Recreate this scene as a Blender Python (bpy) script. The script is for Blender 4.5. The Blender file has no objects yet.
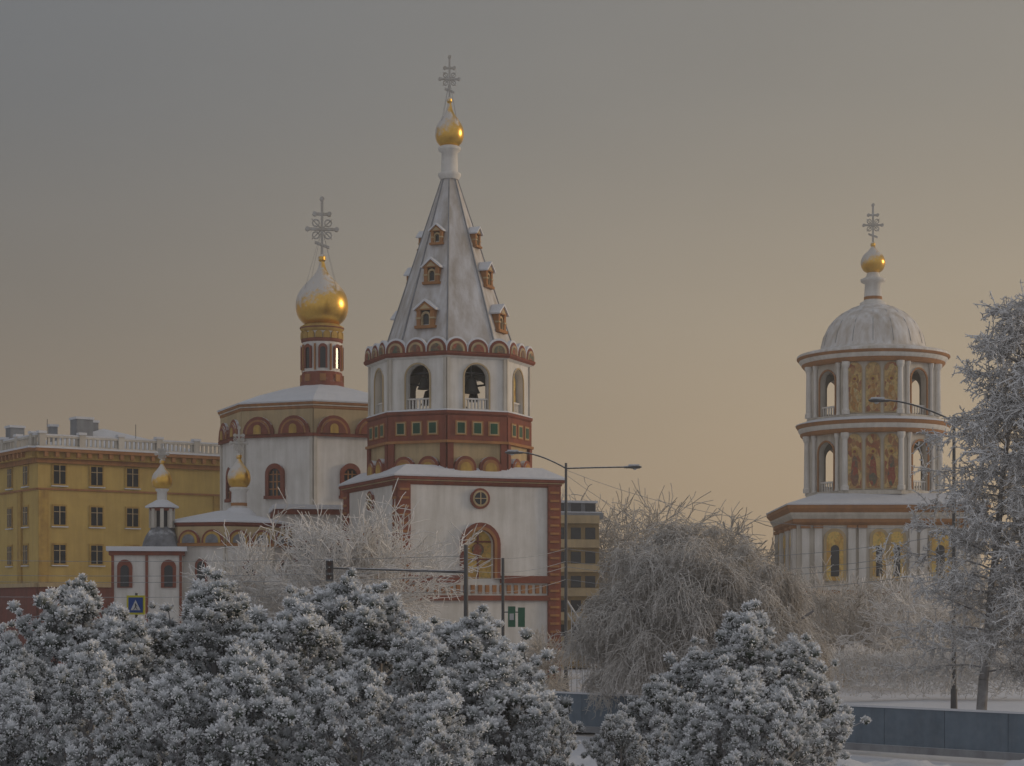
import bpy, math, random
import numpy as np
from mathutils import Matrix, Vector
random.seed(7); rng=np.random.default_rng(7)
F=1911.0; EYE=5.0
def X(px,D): return (px-512)*D/F
def Z(py,D): return EYE+(610-py)*D/F
sc=bpy.context.scene
# ------------------------------------------------------------ materials
def newmat(name):
    m=bpy.data.materials.new(name); m.use_nodes=True
    nt=m.node_tree; b=nt.nodes['Principled BSDF']; return m,nt,b
def N(nt,t,**k):
    n=nt.nodes.new(t)
    for a,v in k.items():
        if a in n.inputs.keys(): n.inputs[a].default_value=v
        else: setattr(n,a,v)
    return n
def math_(nt,op,a,b=None,c=None,clamp=False):
    n=nt.nodes.new('ShaderNodeMath'); n.operation=op; n.use_clamp=clamp
    for i,v in enumerate((a,b,c)):
        if v is None: continue
        if isinstance(v,(int,float)): n.inputs[i].default_value=v
        else: nt.links.new(v,n.inputs[i])
    return n.outputs[0]
def mixc(nt,fac,a,b):
    n=nt.nodes.new('ShaderNodeMix'); n.data_type='RGBA'
    for s,v in ((0,fac),(6,a),(7,b)):
        if isinstance(v,(int,float)): n.inputs[s].default_value=v
        elif isinstance(v,tuple): n.inputs[s].default_value=(*v[:3],1)
        else: nt.links.new(v,n.inputs[s])
    return n.outputs[2]
def noise(nt,scale,detail=4,vec=None,rough=.6):
    n=N(nt,'ShaderNodeTexNoise'); n.inputs['Scale'].default_value=scale
    n.inputs['Detail'].default_value=detail; n.inputs['Roughness'].default_value=rough
    if vec is None:
        tc=nt.nodes.new('ShaderNodeTexCoord'); vec=tc.outputs['Object']
    nt.links.new(vec,n.inputs['Vector']); return n.outputs['Fac']
def scaled(nt,sx,sy,sz):
    tc=nt.nodes.new('ShaderNodeTexCoord'); mp=nt.nodes.new('ShaderNodeMapping')
    mp.inputs['Scale'].default_value=(sx,sy,sz); nt.links.new(tc.outputs['Object'],mp.inputs[0]); return mp.outputs[0]
def bump(nt,b,h,st=.3,dist=.05):
    n=nt.nodes.new('ShaderNodeBump'); n.inputs['Strength'].default_value=st; n.inputs['Distance'].default_value=dist
    nt.links.new(h,n.inputs['Height']); nt.links.new(n.outputs[0],b.inputs['Normal'])
def weathered(name,c1,c2,rough=.85,sc1=.6,frost=.0,b_=.2):
    m,nt,b=newmat(name)
    n1=noise(nt,sc1,6); n2=noise(nt,1.0,5,scaled(nt,2.5,2.5,.25))
    f=math_(nt,'MULTIPLY_ADD',math_(nt,'ADD',n1,n2),1.9,-1.35,clamp=True)
    c=mixc(nt,f,c1,c2)
    if frost>0:
        g=nt.nodes.new('ShaderNodeNewGeometry'); s=nt.nodes.new('ShaderNodeSeparateXYZ'); nt.links.new(g.outputs['Normal'],s.inputs[0])
        n3=noise(nt,3,6)
        ff=math_(nt,'MULTIPLY_ADD',math_(nt,'ADD',s.outputs[2],n3),2.2,-1.9,clamp=True)
        ff=math_(nt,'MAXIMUM',ff,math_(nt,'MULTIPLY',n3,frost))
        c=mixc(nt,ff,c,(.62,.64,.68))
    nt.links.new(c,b.inputs['Base Color']); b.inputs['Roughness'].default_value=rough
    b.inputs['Specular IOR Level'].default_value=.2
    bump(nt,b,noise(nt,9,5),b_,.02)
    return m
M={}
M['white']=weathered('white_stucco',(.76,.735,.70),(.57,.545,.50))
M['white2']=weathered('white_limewash',(.66,.62,.55),(.46,.42,.36))
M['red']=weathered('red_brown_paint',(.26,.066,.03),(.16,.045,.024),frost=.08)
M['orange']=weathered('ochre_orange_paint',(.42,.19,.06),(.28,.125,.045),frost=.08)
M['cream']=weathered('cream_plaster',(.54,.41,.23),(.38,.29,.17),frost=.05)
M['yellow']=weathered('yellow_plaster',(.60,.43,.13),(.48,.33,.10),frost=.05)
M['ygold']=weathered('yellow_ochre_panel',(.54,.36,.10),(.34,.21,.07),sc1=2)
M['green']=weathered('green_tile',(.035,.11,.06),(.02,.05,.035),rough=.4)
M['greyroof']=weathered('grey_sheet',(.24,.25,.26),(.14,.14,.15),frost=.3)
M['dark']=weathered('dark_metal',(.03,.03,.033),(.05,.05,.05),rough=.5,frost=.1)
M['pole']=weathered('lamp_pole_steel',(.05,.052,.055),(.09,.09,.09),rough=.5,frost=.1)
M['frostmetal']=weathered('frosted_iron',(.50,.48,.44),(.32,.25,.14),frost=.7)
M['bronze']=weathered('bell_bronze',(.05,.055,.045),(.03,.03,.03),rough=.45)
M['brick']=weathered('red_ground_floor',(.22,.055,.035),(.14,.045,.03),frost=.08)
M['beige']=weathered('beige_block',(.38,.27,.13),(.26,.19,.11))
M['bluewall']=weathered('blue_grey_barrier',(.12,.17,.22),(.08,.115,.15),frost=.2)
M['helmet']=weathered('dark_helmet_roof',(.035,.035,.04),(.07,.07,.075),frost=.5)
M['bark']=weathered('bark',(.06,.045,.035),(.14,.12,.11),frost=.7)
def m_icon(name,base,fig,dark):
    m,nt,b=newmat(name)
    v=nt.nodes.new('ShaderNodeTexVoronoi'); v.inputs['Scale'].default_value=1.0
    nt.links.new(scaled(nt,3.2,3.2,1.8),v.inputs['Vector'])
    r=nt.nodes.new('ShaderNodeSeparateColor'); nt.links.new(v.outputs['Color'],r.inputs[0])
    c=mixc(nt,math_(nt,'MULTIPLY_ADD',r.outputs[0],1.5,-.4,clamp=True),base,fig)
    c=mixc(nt,math_(nt,'MULTIPLY_ADD',noise(nt,5,5),3,-1.45,clamp=True),c,dark)
    nt.links.new(c,b.inputs['Base Color']); b.inputs['Roughness'].default_value=.7; return m
M['fresco']=m_icon('fresco_panel',(.56,.40,.16),(.30,.09,.04),(.10,.12,.07))
M['goldfresco']=m_icon('gold_fresco_panel',(.72,.50,.14),(.54,.30,.07),(.22,.21,.08))
M['robe']=m_icon('fresco_robes',(.28,.06,.035),(.08,.11,.08),(.38,.26,.13))
M['robe2']=m_icon('fresco_robes_gold',(.42,.20,.05),(.60,.48,.26),(.14,.15,.07))
def m_glass():
    m,nt,b=newmat('window_glass'); b.inputs['Base Color'].default_value=(.02,.023,.027,1)
    b.inputs['Roughness'].default_value=.15; return m
M['glass']=m_glass()
def m_plain(n,c,r=.6):
    m,nt,b=newmat(n); f=noise(nt,4,4); nt.links.new(mixc(nt,f,c,tuple(x*.7 for x in c)),b.inputs['Base Color']); b.inputs['Roughness'].default_value=r; return m
M['signblue']=m_plain('sign_blue',(.02,.07,.28)); M['signyel']=m_plain('sign_yellow',(.6,.55,.05)); M['signgreen']=m_plain('sign_green',(.04,.16,.09))
M['signwhite']=m_plain('sign_white',(.6,.6,.6)); M['amber']=m_plain('signal_lens',(.06,.02,.01))
def m_snow(name,c=(.76,.77,.80),c2=(.62,.63,.67),s=.15):
    m,nt,b=newmat(name); f=noise(nt,s,7); nt.links.new(mixc(nt,f,c2,c),b.inputs['Base Color']); b.inputs['Roughness'].default_value=.7
    b.inputs['Specular IOR Level'].default_value=.2
    bump(nt,b,noise(nt,1.5,8),.5,.15); return m
M['snow']=m_snow('snow')
M['roofsnow']=m_snow('roof_snow',(.74,.75,.78),(.58,.59,.62),.8)
M['road']=m_snow('snowy_road',(.42,.43,.46),(.16,.16,.17),.35)
def m_tent(name,a,b_,k):
    m,nt,b=newmat(name)
    f=math_(nt,'MULTIPLY_ADD',noise(nt,1.0,7,scaled(nt,1.6,1.6,.35)),2.8,k,clamp=True)
    c=mixc(nt,f,a,b_); nt.links.new(c,b.inputs['Base Color']); b.inputs['Roughness'].default_value=.6
    bump(nt,b,noise(nt,4,6),.3,.04); return m
M['tent']=m_tent('snow_dusted_tent_roof',(.38,.34,.30),(.64,.64,.66),-1.0)
M['domesnow']=m_tent('snow_covered_dome',(.46,.40,.33),(.74,.73,.73),-.85)
def m_gold(name,thr=.55):
    m,nt,b=newmat(name)
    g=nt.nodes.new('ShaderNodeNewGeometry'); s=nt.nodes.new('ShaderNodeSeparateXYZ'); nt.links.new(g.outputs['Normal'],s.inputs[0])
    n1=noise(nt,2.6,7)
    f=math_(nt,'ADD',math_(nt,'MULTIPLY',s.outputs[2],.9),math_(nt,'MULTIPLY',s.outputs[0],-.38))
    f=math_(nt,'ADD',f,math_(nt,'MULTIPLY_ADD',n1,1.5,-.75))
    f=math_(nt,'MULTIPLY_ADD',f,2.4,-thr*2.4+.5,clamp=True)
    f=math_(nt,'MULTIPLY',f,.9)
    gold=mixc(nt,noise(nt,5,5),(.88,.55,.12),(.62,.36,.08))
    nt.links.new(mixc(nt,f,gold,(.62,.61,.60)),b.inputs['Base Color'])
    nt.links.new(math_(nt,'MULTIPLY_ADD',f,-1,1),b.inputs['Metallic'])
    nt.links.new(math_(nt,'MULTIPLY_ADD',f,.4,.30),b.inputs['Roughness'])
    return m
M['gold']=m_gold('gilded_dome',.30)
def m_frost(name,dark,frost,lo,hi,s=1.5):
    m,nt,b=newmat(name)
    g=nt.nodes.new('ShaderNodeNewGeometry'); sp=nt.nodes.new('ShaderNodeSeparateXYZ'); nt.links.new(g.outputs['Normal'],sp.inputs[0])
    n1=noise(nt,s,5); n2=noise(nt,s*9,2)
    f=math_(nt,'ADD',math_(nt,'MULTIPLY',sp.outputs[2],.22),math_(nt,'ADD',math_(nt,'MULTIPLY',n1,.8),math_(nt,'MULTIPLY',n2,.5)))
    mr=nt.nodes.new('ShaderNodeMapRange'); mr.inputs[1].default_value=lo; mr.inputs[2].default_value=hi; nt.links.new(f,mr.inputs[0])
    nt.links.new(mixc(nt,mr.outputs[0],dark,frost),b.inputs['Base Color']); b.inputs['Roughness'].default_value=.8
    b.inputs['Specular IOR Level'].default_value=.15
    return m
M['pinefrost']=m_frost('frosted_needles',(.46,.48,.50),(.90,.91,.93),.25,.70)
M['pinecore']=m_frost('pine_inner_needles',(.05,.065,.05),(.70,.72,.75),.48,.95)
M['willow']=m_frost('frosted_willow_twigs',(.36,.32,.28),(.80,.78,.75),.35,.92,.8)
M['rime']=m_frost('rime_twigs',(.62,.59,.55),(.88,.86,.84),.35,.85,.8)
M['larch']=m_frost('frosted_larch',(.44,.43,.42),(.88,.88,.89),.35,.85,1)
M['fartwig']=m_frost('far_rime_twigs',(.46,.42,.37),(.70,.66,.61),.35,.9,.3)
# ------------------------------------------------------------ mesh builder
def fast_mesh(name,verts,faces,mat,smooth=False):
    me=bpy.data.meshes.new(name); v=np.asarray(verts,dtype=np.float32); fs=faces if isinstance(faces,list) else [faces]
    me.vertices.add(len(v)); me.vertices.foreach_set('co',v.ravel())
    nl=sum(f.size for f in fs); npoly=sum(len(f) for f in fs)
    me.loops.add(nl); me.loops.foreach_set('vertex_index',np.concatenate([f.ravel() for f in fs]).astype(np.int32))
    st=[];o=0
    for f in fs:
        st.append(o+np.arange(len(f))*f.shape[1]); o+=f.size
    me.polygons.add(npoly); me.polygons.foreach_set('loop_start',np.concatenate(st).astype(np.int32))
    me.update(calc_edges=True); me.validate()
    mats=mat if isinstance(mat,list) else [mat]
    for m in mats: me.materials.append(m)
    if smooth: me.polygons.foreach_set('use_smooth',[True]*len(me.polygons))
    return me
def link(me,name,parent=None,loc=(0,0,0),rot=0,scale=1):
    o=bpy.data.objects.new(name,me); sc.collection.objects.link(o); o.location=loc; o.rotation_euler[2]=rot
    o.scale=(scale,)*3 if not isinstance(scale,tuple) else scale
    if parent: o.parent=parent
    return o
def Fr(th,dist,cx=0,cy=0):
    t=math.radians(th); u=(math.cos(t),math.sin(t),0); n=(math.sin(t),-math.cos(t),0)
    return lambda a,b,d:(cx+n[0]*(dist+d)+u[0]*a, cy+n[1]*(dist+d)+u[1]*a, b)
def arch(w,h,cx=0,z0=0,n=12):
    r=w/2; c=z0+h-r
    return [(cx-r,z0),(cx+r,z0)]+[(cx+r*math.cos(math.pi*i/n),c+r*math.sin(math.pi*i/n)) for i in range(n+1)]
def archring(wo,ho,wi,hi,cx=0,z0=0,n=12):
    ro=wo/2;ri=wi/2;co=z0+ho-ro;ci=z0+hi-ri
    return [(cx+ri,z0),(cx+ro,z0)]+[(cx+ro*math.cos(math.pi*i/n),co+ro*math.sin(math.pi*i/n)) for i in range(n+1)]+\
      [(cx-ro,z0),(cx-ri,z0)]+[(cx+ri*math.cos(math.pi*i/n),ci+ri*math.sin(math.pi*i/n)) for i in range(n,-1,-1)]
def rect(a0,a1,b0,b1): return [(a0,b0),(a1,b0),(a1,b1),(a0,b1)]
def disc(r,cx,cz,n=20): return [(cx+r*math.cos(2*math.pi*i/n),cz+r*math.sin(2*math.pi*i/n)) for i in range(n)]
class Bld:
    def __init__(s,name,loc=(0,0,0),rot=0):
        s.e=bpy.data.objects.new(name,None); s.e.location=loc; s.e.rotation_euler[2]=rot; sc.collection.objects.link(s.e); s.p={}
    def add(s,part,mat,vs,fs,smooth=False):
        P=s.p.setdefault(part,[mat,[],[],[]]); o=len(P[1]); P[1].extend(vs)
        for f in fs: P[2].append([i+o for i in f]); P[3].append(smooth)
    def ext(s,part,mat,fr,poly,d0,d1):
        n=len(poly); vs=[fr(a,b,d1) for a,b in poly]+[fr(a,b,d0) for a,b in poly]
        fs=[list(range(n)),list(range(2*n-1,n-1,-1))]+[[i,n+i,n+(i+1)%n,(i+1)%n] for i in range(n)]
        s.add(part,mat,vs,fs)
    def lathe(s,part,mat,prof,n=32,rot=0,c=(0,0),smooth=None,cap=True):
        if smooth is None: smooth=n>12
        vs=[]
        for r,z in prof:
            for j in range(n):
                t=math.radians(rot)+2*math.pi*j/n; vs.append((c[0]+r*math.sin(t),c[1]-r*math.cos(t),z))
        m=len(prof); fs=[[i*n+j,i*n+(j+1)%n,(i+1)*n+(j+1)%n,(i+1)*n+j] for i in range(m-1) for j in range(n)]
        s.add(part,mat,vs,fs,smooth)
        if cap: s.add(part,mat,vs[:n],[list(range(n-1,-1,-1))]); s.add(part,mat,vs[-n:],[list(range(n))])
    def box(s,part,mat,c,sz,rot=0):
        fr=Fr(rot,0,c[0],c[1]); s.ext(part,mat,fr,rect(-sz[0]/2,sz[0]/2,c[2],c[2]+sz[2]),-sz[1]/2,sz[1]/2)
    def tube(s,part,mat,p,q,r0,r1=None,n=8):
        if r1 is None:r1=r0
        p=Vector(p);q=Vector(q);d=(q-p).normalized(); a=d.orthogonal().normalized(); b=d.cross(a)
        vs=[]
        for pt,r in((p,r0),(q,r1)):
            for j in range(n):
                t=2*math.pi*j/n; vs.append(tuple(pt+a*r*math.cos(t)+b*r*math.sin(t)))
        s.add(part,mat,vs,[[j,(j+1)%n,n+(j+1)%n,n+j] for j in range(n)],True)
        s.add(part,mat,vs,[list(range(n-1,-1,-1)),list(range(n,2*n))])
    def wall_arch(s,part,mat,fr,W,z0,z1,ow,oz,oh,th):
        a=W/2;o=ow/2; s.ext(part,mat,fr,rect(-a,-o,z0,z1),-th,0); s.ext(part,mat,fr,rect(o,a,z0,z1),-th,0)
        if oz>z0: s.ext(part,mat,fr,rect(-o,o,z0,oz),-th,0)
        c=oz+oh-o; k=12
        for i in range(k):
            t0=math.pi*i/k;t1=math.pi*(i+1)/k
            s.ext(part,mat,fr,[(o*math.cos(t1),c+o*math.sin(t1)),(o*math.cos(t0),c+o*math.sin(t0)),(o*math.cos(t0),z1),(o*math.cos(t1),z1)],-th,0)
    def cross(s,c,z0,z1,w,th=0,t=None):
        fr=Fr(th,0,c[0],c[1]); H=z1-z0; t=t or H*.020; d=t
        def R(a0,a1,b0,b1): s.ext('cross',M['frostmetal'],fr,rect(a0,a1,b0,b1),-d,d)
        R(-t,t,z0,z1)
        zc=z0+H*.52; 
        for (z,hw) in ((zc,w),(z0+H*.76,w*.5)): 
            s.ext('cross',M['frostmetal'],fr,rect(-hw,hw,z-t,z+t),-d*1.3,d*1.3)
            for sg in(-1,1): s.ext('cross',M['frostmetal'],fr,disc(t*1.9,sg*hw,z,8),-d*1.6,d*1.6)
        s.ext('cross',M['frostmetal'],fr,disc(t*1.9,0,z1,8),-d*1.6,d*1.6)
        zz=z0+H*.27
        s.ext('cross',M['frostmetal'],fr,[(-w*.5,zz+w*.18-t),(w*.5,zz-w*.18-t),(w*.5,zz-w*.18+t),(-w*.5,zz+w*.18+t)],-d*1.3,d*1.3)
        for sg in(-1,1):
            for sv in(-1,1):
                cx=sg*w*.42;cz=zc+sv*w*.42;r=w*.28
                for k in range(10):
                    t0=2*math.pi*k/10;t1=2*math.pi*(k+1)/10
                    p=lambda rr,tt:(cx+rr*math.cos(tt),cz+rr*math.sin(tt))
                    s.ext('cross',M['frostmetal'],fr,[p(r-t,t0),p(r,t0),p(r,t1),p(r-t,t1)],-d*.7,d*.7)
                s.tube('cross',M['frostmetal'],fr(0,zc,0),fr(sg*w*.7,zc+sv*w*.7,0),t*.6,t*.4,5)
        s.lathe('cross_ball',M['gold'],[(t*1.2,z0-.1),(t*3,z0+t*1.5),(t*3,z0+t*4),(t*1.2,z0+t*6)],12,0,c)
    def stays(s,c,z0,z1,R):
        for k in range(4):
            t=math.radians(45+90*k); s.tube('chains',M['greyroof'],(c[0],c[1],z1),(c[0]+R*math.sin(t),c[1]-R*math.cos(t),z0),.012,.012,4)
    def done(s):
        for k,(mat,vs,fs,sm) in s.p.items():
            me=bpy.data.meshes.new(k); me.from_pydata(vs,[],fs); me.materials.append(mat); me.update()
            me.polygons.foreach_set('use_smooth',sm)
            o=bpy.data.objects.new(k,me); sc.collection.objects.link(o); o.parent=s.e
        return s.e
def smoothprof(pts,n=5):
    pts=[Vector(p) for p in pts]; out=[]
    for i in range(len(pts)-1):
        p0=pts[max(i-1,0)];p1=pts[i];p2=pts[i+1];p3=pts[min(i+2,len(pts)-1)]
        for k in range(n):
            t=k/n; q=.5*((2*p1)+(p2-p0)*t+(2*p0-5*p1+4*p2-p3)*t*t+(3*p1-p0-3*p2+p3)*t**3); out.append((max(q[0],.005),q[1]))
    out.append(tuple(pts[-1])); return out
FV=math.cos(math.radians(22.5)); SV=math.sin(math.radians(22.5))
# ============================================================ TENT BELL TOWER
def bell_tower():
    D=120.;s=D/F; z=lambda py:Z(py,D)
    B=Bld('tent_roof_bell_tower',(X(449.5,D),D,0))
    A=22.5; h=82*s
    for k in range(4):
        th=A+90*k; fr=Fr(th,h)
        W=2*h
        B.wall_arch('base_wall',M['white'],fr,W-.9 if k%2 else W-.002,0,z(489),28*s,z(580),47*s,.8)
        B.ext('icon_panel' if k==0 else 'window_glass',M['goldfresco'] if k==0 else M['glass'],fr,arch(28*s,47*s,0,z(580)),-.45,-.35)
        B.ext('window_surround',M['red'],fr,archring(41*s,54*s,28*s,47*s,0,z(580)),0.003,.22)
        B.ext('window_surround_gold',M['orange'],fr,archring(33*s,50*s,28*s,47*s,0,z(580)),.22,.3)
        B.ext('mullion',M['red'],fr,rect(-.05,.05,z(580),z(535)),-.35,-.25)
        for py in(545,562): B.ext('mullion',M['red'],fr,rect(-14*s,14*s,z(py),z(py)+.1),-.34,-.26)
        B.ext('icon_figure',M['robe'],fr,disc(6*s,0,z(552)),-.33,-.22)
        B.ext('round_window_ring',M['red'],fr,disc(10*s,0,z(503)),.0,.14)
        B.ext('round_window_ring2',M['cream'],fr,disc(7.8*s,0,z(503)),.14,.17)
        B.ext('round_window_glass',M['glass'],fr,disc(6*s,0,z(503)),.17,.19)
        B.ext('round_window_bars',M['cream'],fr,rect(-.03,.03,z(509),z(497)),.19,.21); B.ext('round_window_bars',M['cream'],fr,rect(-6*s,6*s,z(503)-.025,z(503)+.025),.191,.209)
        for sg in(-1,1):
            a0=sg*(h-11*s);a1=sg*h+sg*.12; lo,hi=min(a0,a1),max(a0,a1)
            B.ext('corner_pilaster',M['red'],fr,rect(lo,hi,0,z(489)),0.004,.16)
            for q in range(26):
                zz=.6+q*.5
                if zz<z(491): B.ext('pilaster_bands',M['orange'],fr,rect(lo+.1,hi-.1,zz,zz+.14),.16,.22)
        inner=h-11*s
        B.ext('belt_lower',M['red'],fr,rect(-inner,inner,z(601),z(596)),.004,.2)
        for a,b in((-inner,-21*s),(21*s,inner)): B.ext('belt_upper',M['red'],fr,rect(a,b,z(584),z(577)),.004,.24)
        for q in range(19):
            a=-inner+ (q+.5)*2*inner/19
            B.ext('belt_dentils',M['orange'],fr,rect(a-.12,a+.12,z(594),z(586)),.004,.12)
        B.ext('portal_door',M['dark'],fr,arch(26*s,50*s,0,.02),.004,.1)
        B.ext('portal_frame',M['red'],fr,archring(44*s,60*s,26*s,50*s,0,.02),.004,.4)
        for sg in(-1,1): B.ext('plinth',M['greyroof'],fr,rect(min(sg*22*s,sg*(h+.2)),max(sg*22*s,sg*(h+.2)),0,.8),.17,.3)
    sq=lambda hh:hh*math.sqrt(2)
    B.lathe('base_cornice',M['red'],[(sq(h+.05),z(491)),(sq(h+.2),z(489)),(sq(h+.2),z(487)),(sq(h+.38),z(486)),(sq(h+.38),z(483.5))],4,A+45)
    B.lathe('base_cornice_cream',M['cream'],[(sq(h+.28),z(487.4)),(sq(h+.28),z(486.1))],4,A+45)
    B.lathe('base_roof_snow',M['roofsnow'],[(sq(h+.42),z(483.4)),(sq(h+.44),z(481.8)),(sq(h*.86),z(471))],4,A+45)
    R=80*s; fw=2*R*SV
    B.lathe('tier1_core',M['cream'],[(R,z(487)),(R,z(419))],8,0)
    for k in range(8):
        th=22.5+45*k; fr=Fr(th,R*FV)
        B.ext('tier1_frieze',M['red'],fr,rect(-fw/2,fw/2,z(447),z(423)),.004,.14)
        for j in(-1,0,1):
            B.ext('tile_frame',M['orange'],fr,rect(j*17*s-6*s,j*17*s+6*s,z(442),z(428)),.14,.19)
            B.ext('tile_frame2',M['cream'],fr,rect(j*17*s-4.6*s,j*17*s+4.6*s,z(441),z(429)),.19,.2)
            B.ext('tile',M['green'],fr,rect(j*17*s-3.6*s,j*17*s+3.6*s,z(440),z(430)),.2,.22)
        B.ext('tier1_string',M['orange'],fr,rect(-fw/2-.1,fw/2+.1,z(449.5),z(447)),.004,.25)
        for sg in(-1,1):
            a=sg*fw/2; lo,hi=min(a,a-sg*6*s),max(a,a-sg*6*s)
            B.ext('tier1_pilaster',M['red'],fr,rect(lo,hi,z(483),z(449.5)),.004,.18)
            B.ext('kokoshnik',M['red'],fr,arch(22*s,19*s,sg*13*s,z(481)),.004,.3)
            B.ext('kokoshnik_mid',M['orange'],fr,arch(17*s,16*s,sg*13*s,z(481)),.3,.35)
            B.ext('kokoshnik_in',M['ygold'],fr,arch(12*s,13*s,sg*13*s,z(481)),.35,.38)
    B.lathe('tier1_cornice',M['red'],[(R*1.01,z(423)),(R*1.04,z(421)),(R*1.04,z(418.5))],8,0)
    B.lathe('tier1_cornice_snow',M['roofsnow'],[(R*1.045,z(418.4)),(R*1.03,z(417))],8,0)
    fw=2*R*SV
    for k in range(8):
        th=22.5+45*k; fr=Fr(th,R*FV)
        B.wall_arch('belfry_wall',M['white'],fr,fw-.002,z(417),z(366),25*s,z(416),43*s,.55)
        B.ext('arch_trim',M['cream'],fr,archring(28*s,44.5*s,25*s,43*s,0,z(416)),.003,.07)
        for j in range(7):
            a=-10.5*s+j*3.5*s; B.ext('balusters',M['white'],fr,rect(a-.05,a+.05,z(415.5),z(407)),-.3,-.2)
        B.ext('rail',M['white'],fr,rect(-12.5*s,12.5*s,z(407),z(405.5)),-.34,-.16)
        if k in (1,6): B.ext('icon_in_arch',M['goldfresco'],fr,arch(20*s,40*s,0,z(416)),-.5,-.4)
        for sg in(-1,1):
            a=sg*fw/2; lo,hi=min(a,a-sg*3*s),max(a,a-sg*3*s)
            B.ext('belfry_corner',M['white2'],fr,rect(lo,hi,z(417),z(367)),.003,.1)
    B.lathe('belfry_ceiling',M['white2'],[(R*.9,z(368)),(R*.9,z(366))],8,0)
    B.lathe('belfry_floor',M['greyroof'],[(R*.9,z(418)),(R*.9,z(416.5))],8,0)
    for k in range(8):
        t=math.radians(22.5+45*k); rr=3.75; c=(rr*math.sin(t),-rr*math.cos(t)); zt=z(384);Rb=.42 if k%2 else .55
        B.lathe('bells',M['bronze'],[(Rb,zt-Rb*1.75),(Rb*.78,zt-Rb*1.3),(Rb*.62,zt-Rb*.6),(Rb*.5,zt-Rb*.15),(Rb*.2,zt)],20,0,c)
        B.tube('bell_hangers',M['dark'],(c[0],c[1],zt-.05),(c[0],c[1],z(367)),.05)
        t2=t+math.radians(45); B.tube('bell_beam',M['dark'],(rr*math.sin(t),-rr*math.cos(t),z(380)),(rr*math.sin(t2),-rr*math.cos(t2),z(380)),.07)
    B.lathe('great_bell',M['bronze'],[(1.25,z(411)),(1.0,z(405)),(.75,z(395)),(.6,z(390)),(.2,z(388))],28)
    B.tube('great_bell_hanger',M['dark'],(0,0,z(389)),(0,0,z(367)),.08)
    B.lathe('crown_cornice',M['white'],[(R*1.0,z(368)),(R*1.05,z(366))],8,0)
    B.lathe('crown_band',M['red'],[(R*1.05,z(366)),(R*1.075,z(364)),(R*1.075,z(362))],8,0)
    for k in range(8):
        th=22.5+45*k; Rc=R*1.065; fr=Fr(th,Rc*FV); w=2*Rc*SV/3.0
        for j in(-1,0,1):
            B.ext('crown_kokoshnik',M['red'],fr,arch(w*.94,w*.56,j*w,z(361.8)),-.18,.0)
            B.ext('crown_kokoshnik_mid',M['cream'],fr,arch(w*.70,w*.43,j*w,z(361.8)),.0,.05)
            B.ext('crown_kokoshnik_in',M['robe'],fr,arch(w*.5,w*.33,j*w,z(361.8)),.05,.08)
            B.ext('crown_snow',M['roofsnow'],fr,archring(w*1.0,w*.66,w*.95,w*.565,j*w,z(361.8)),-.25,-.02)
    B.lathe('tent_skirt',M['roofsnow'],[(R*1.01,z(361.5)),(66*s,z(351))],8,0)
    R0=65.5*s;z0=z(354);R1=7.5*s;z1=z(178)
    B.lathe('tent_roof',M['tent'],[(R0,z0),(R1,z1)],8,0)
    for k in range(8):
        t=math.radians(45*k)
        B.tube('tent_ribs',M['greyroof'],(R0*math.sin(t),-R0*math.cos(t),z0),(R1*math.sin(t),-R1*math.cos(t),z1),.07,.045,6)
    for k in range(4):
        th=-22.5+90*k
        for zb,w,hh in ((336,19,27),(291,16,25),(250,12.5,20)):
            rr=lambda zz:(R0+(R1-R0)*(zz-z0)/(z1-z0))*FV
            zB=z(zb); W=w*s;Hh=hh*s; d=rr(zB)+.12; fr=Fr(th,d)
            B.ext('dormer_base',M['orange'],fr,rect(-W*.58,W*.58,zB,zB+Hh*.1),-1.0,.12)
            for sg in(-1,1):
                a=sg*W*.38; B.ext('dormer_columns',M['orange'],fr,rect(a-W*.11,a+W*.11,zB+Hh*.1,zB+Hh*.66),-1.2,.03)
                B.ext('dormer_capitals',M['cream'],fr,rect(a-W*.14,a+W*.14,zB+Hh*.34,zB+Hh*.40),-.2,.07)
            B.ext('dormer_opening',M['dark'],fr,rect(-W*.27,W*.27,zB+Hh*.1,zB+Hh*.66),-1.2,-.2)
            B.ext('dormer_arch',M['cream'],fr,archring(W*.54,Hh*.52,W*.36,Hh*.44,0,zB+Hh*.1),-.2,-.05)
            B.ext('dormer_gable',M['orange'],fr,[(-W*.58,zB+Hh*.66),(W*.58,zB+Hh*.66),(0,zB+Hh*.97)],-1.6,.08)
            B.ext('dormer_gable_panel',M['cream'],fr,[(-W*.3,zB+Hh*.70),(W*.3,zB+Hh*.70),(0,zB+Hh*.87)],.08,.11)
            for sg in(-1,1):
                p=[(0,zB+Hh*1.06),(0,zB+Hh*.975),(sg*W*.62,zB+Hh*.645),(sg*W*.66,zB+Hh*.70)]
                B.ext('dormer_snow',M['roofsnow'],fr,p if sg<0 else p[::-1],-1.7,.18)
    B.lathe('neck',M['white'],[(9*s,z(180)),(11.5*s,z(176)),(11.5*s,z(174)),(8.5*s,z(172)),(8*s,z(153)),(11*s,z(151)),(11.5*s,z(148)),(9*s,z(146.5))],24)
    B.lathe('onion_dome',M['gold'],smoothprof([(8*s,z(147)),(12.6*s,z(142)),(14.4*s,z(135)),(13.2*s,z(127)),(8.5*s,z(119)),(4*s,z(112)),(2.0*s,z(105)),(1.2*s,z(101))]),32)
    B.cross((0,0),z(103),z(57),9.5*s,4)
    B.stays((0,0),z(135),z(80),14*s)
    B.done()
bell_tower()
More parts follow.
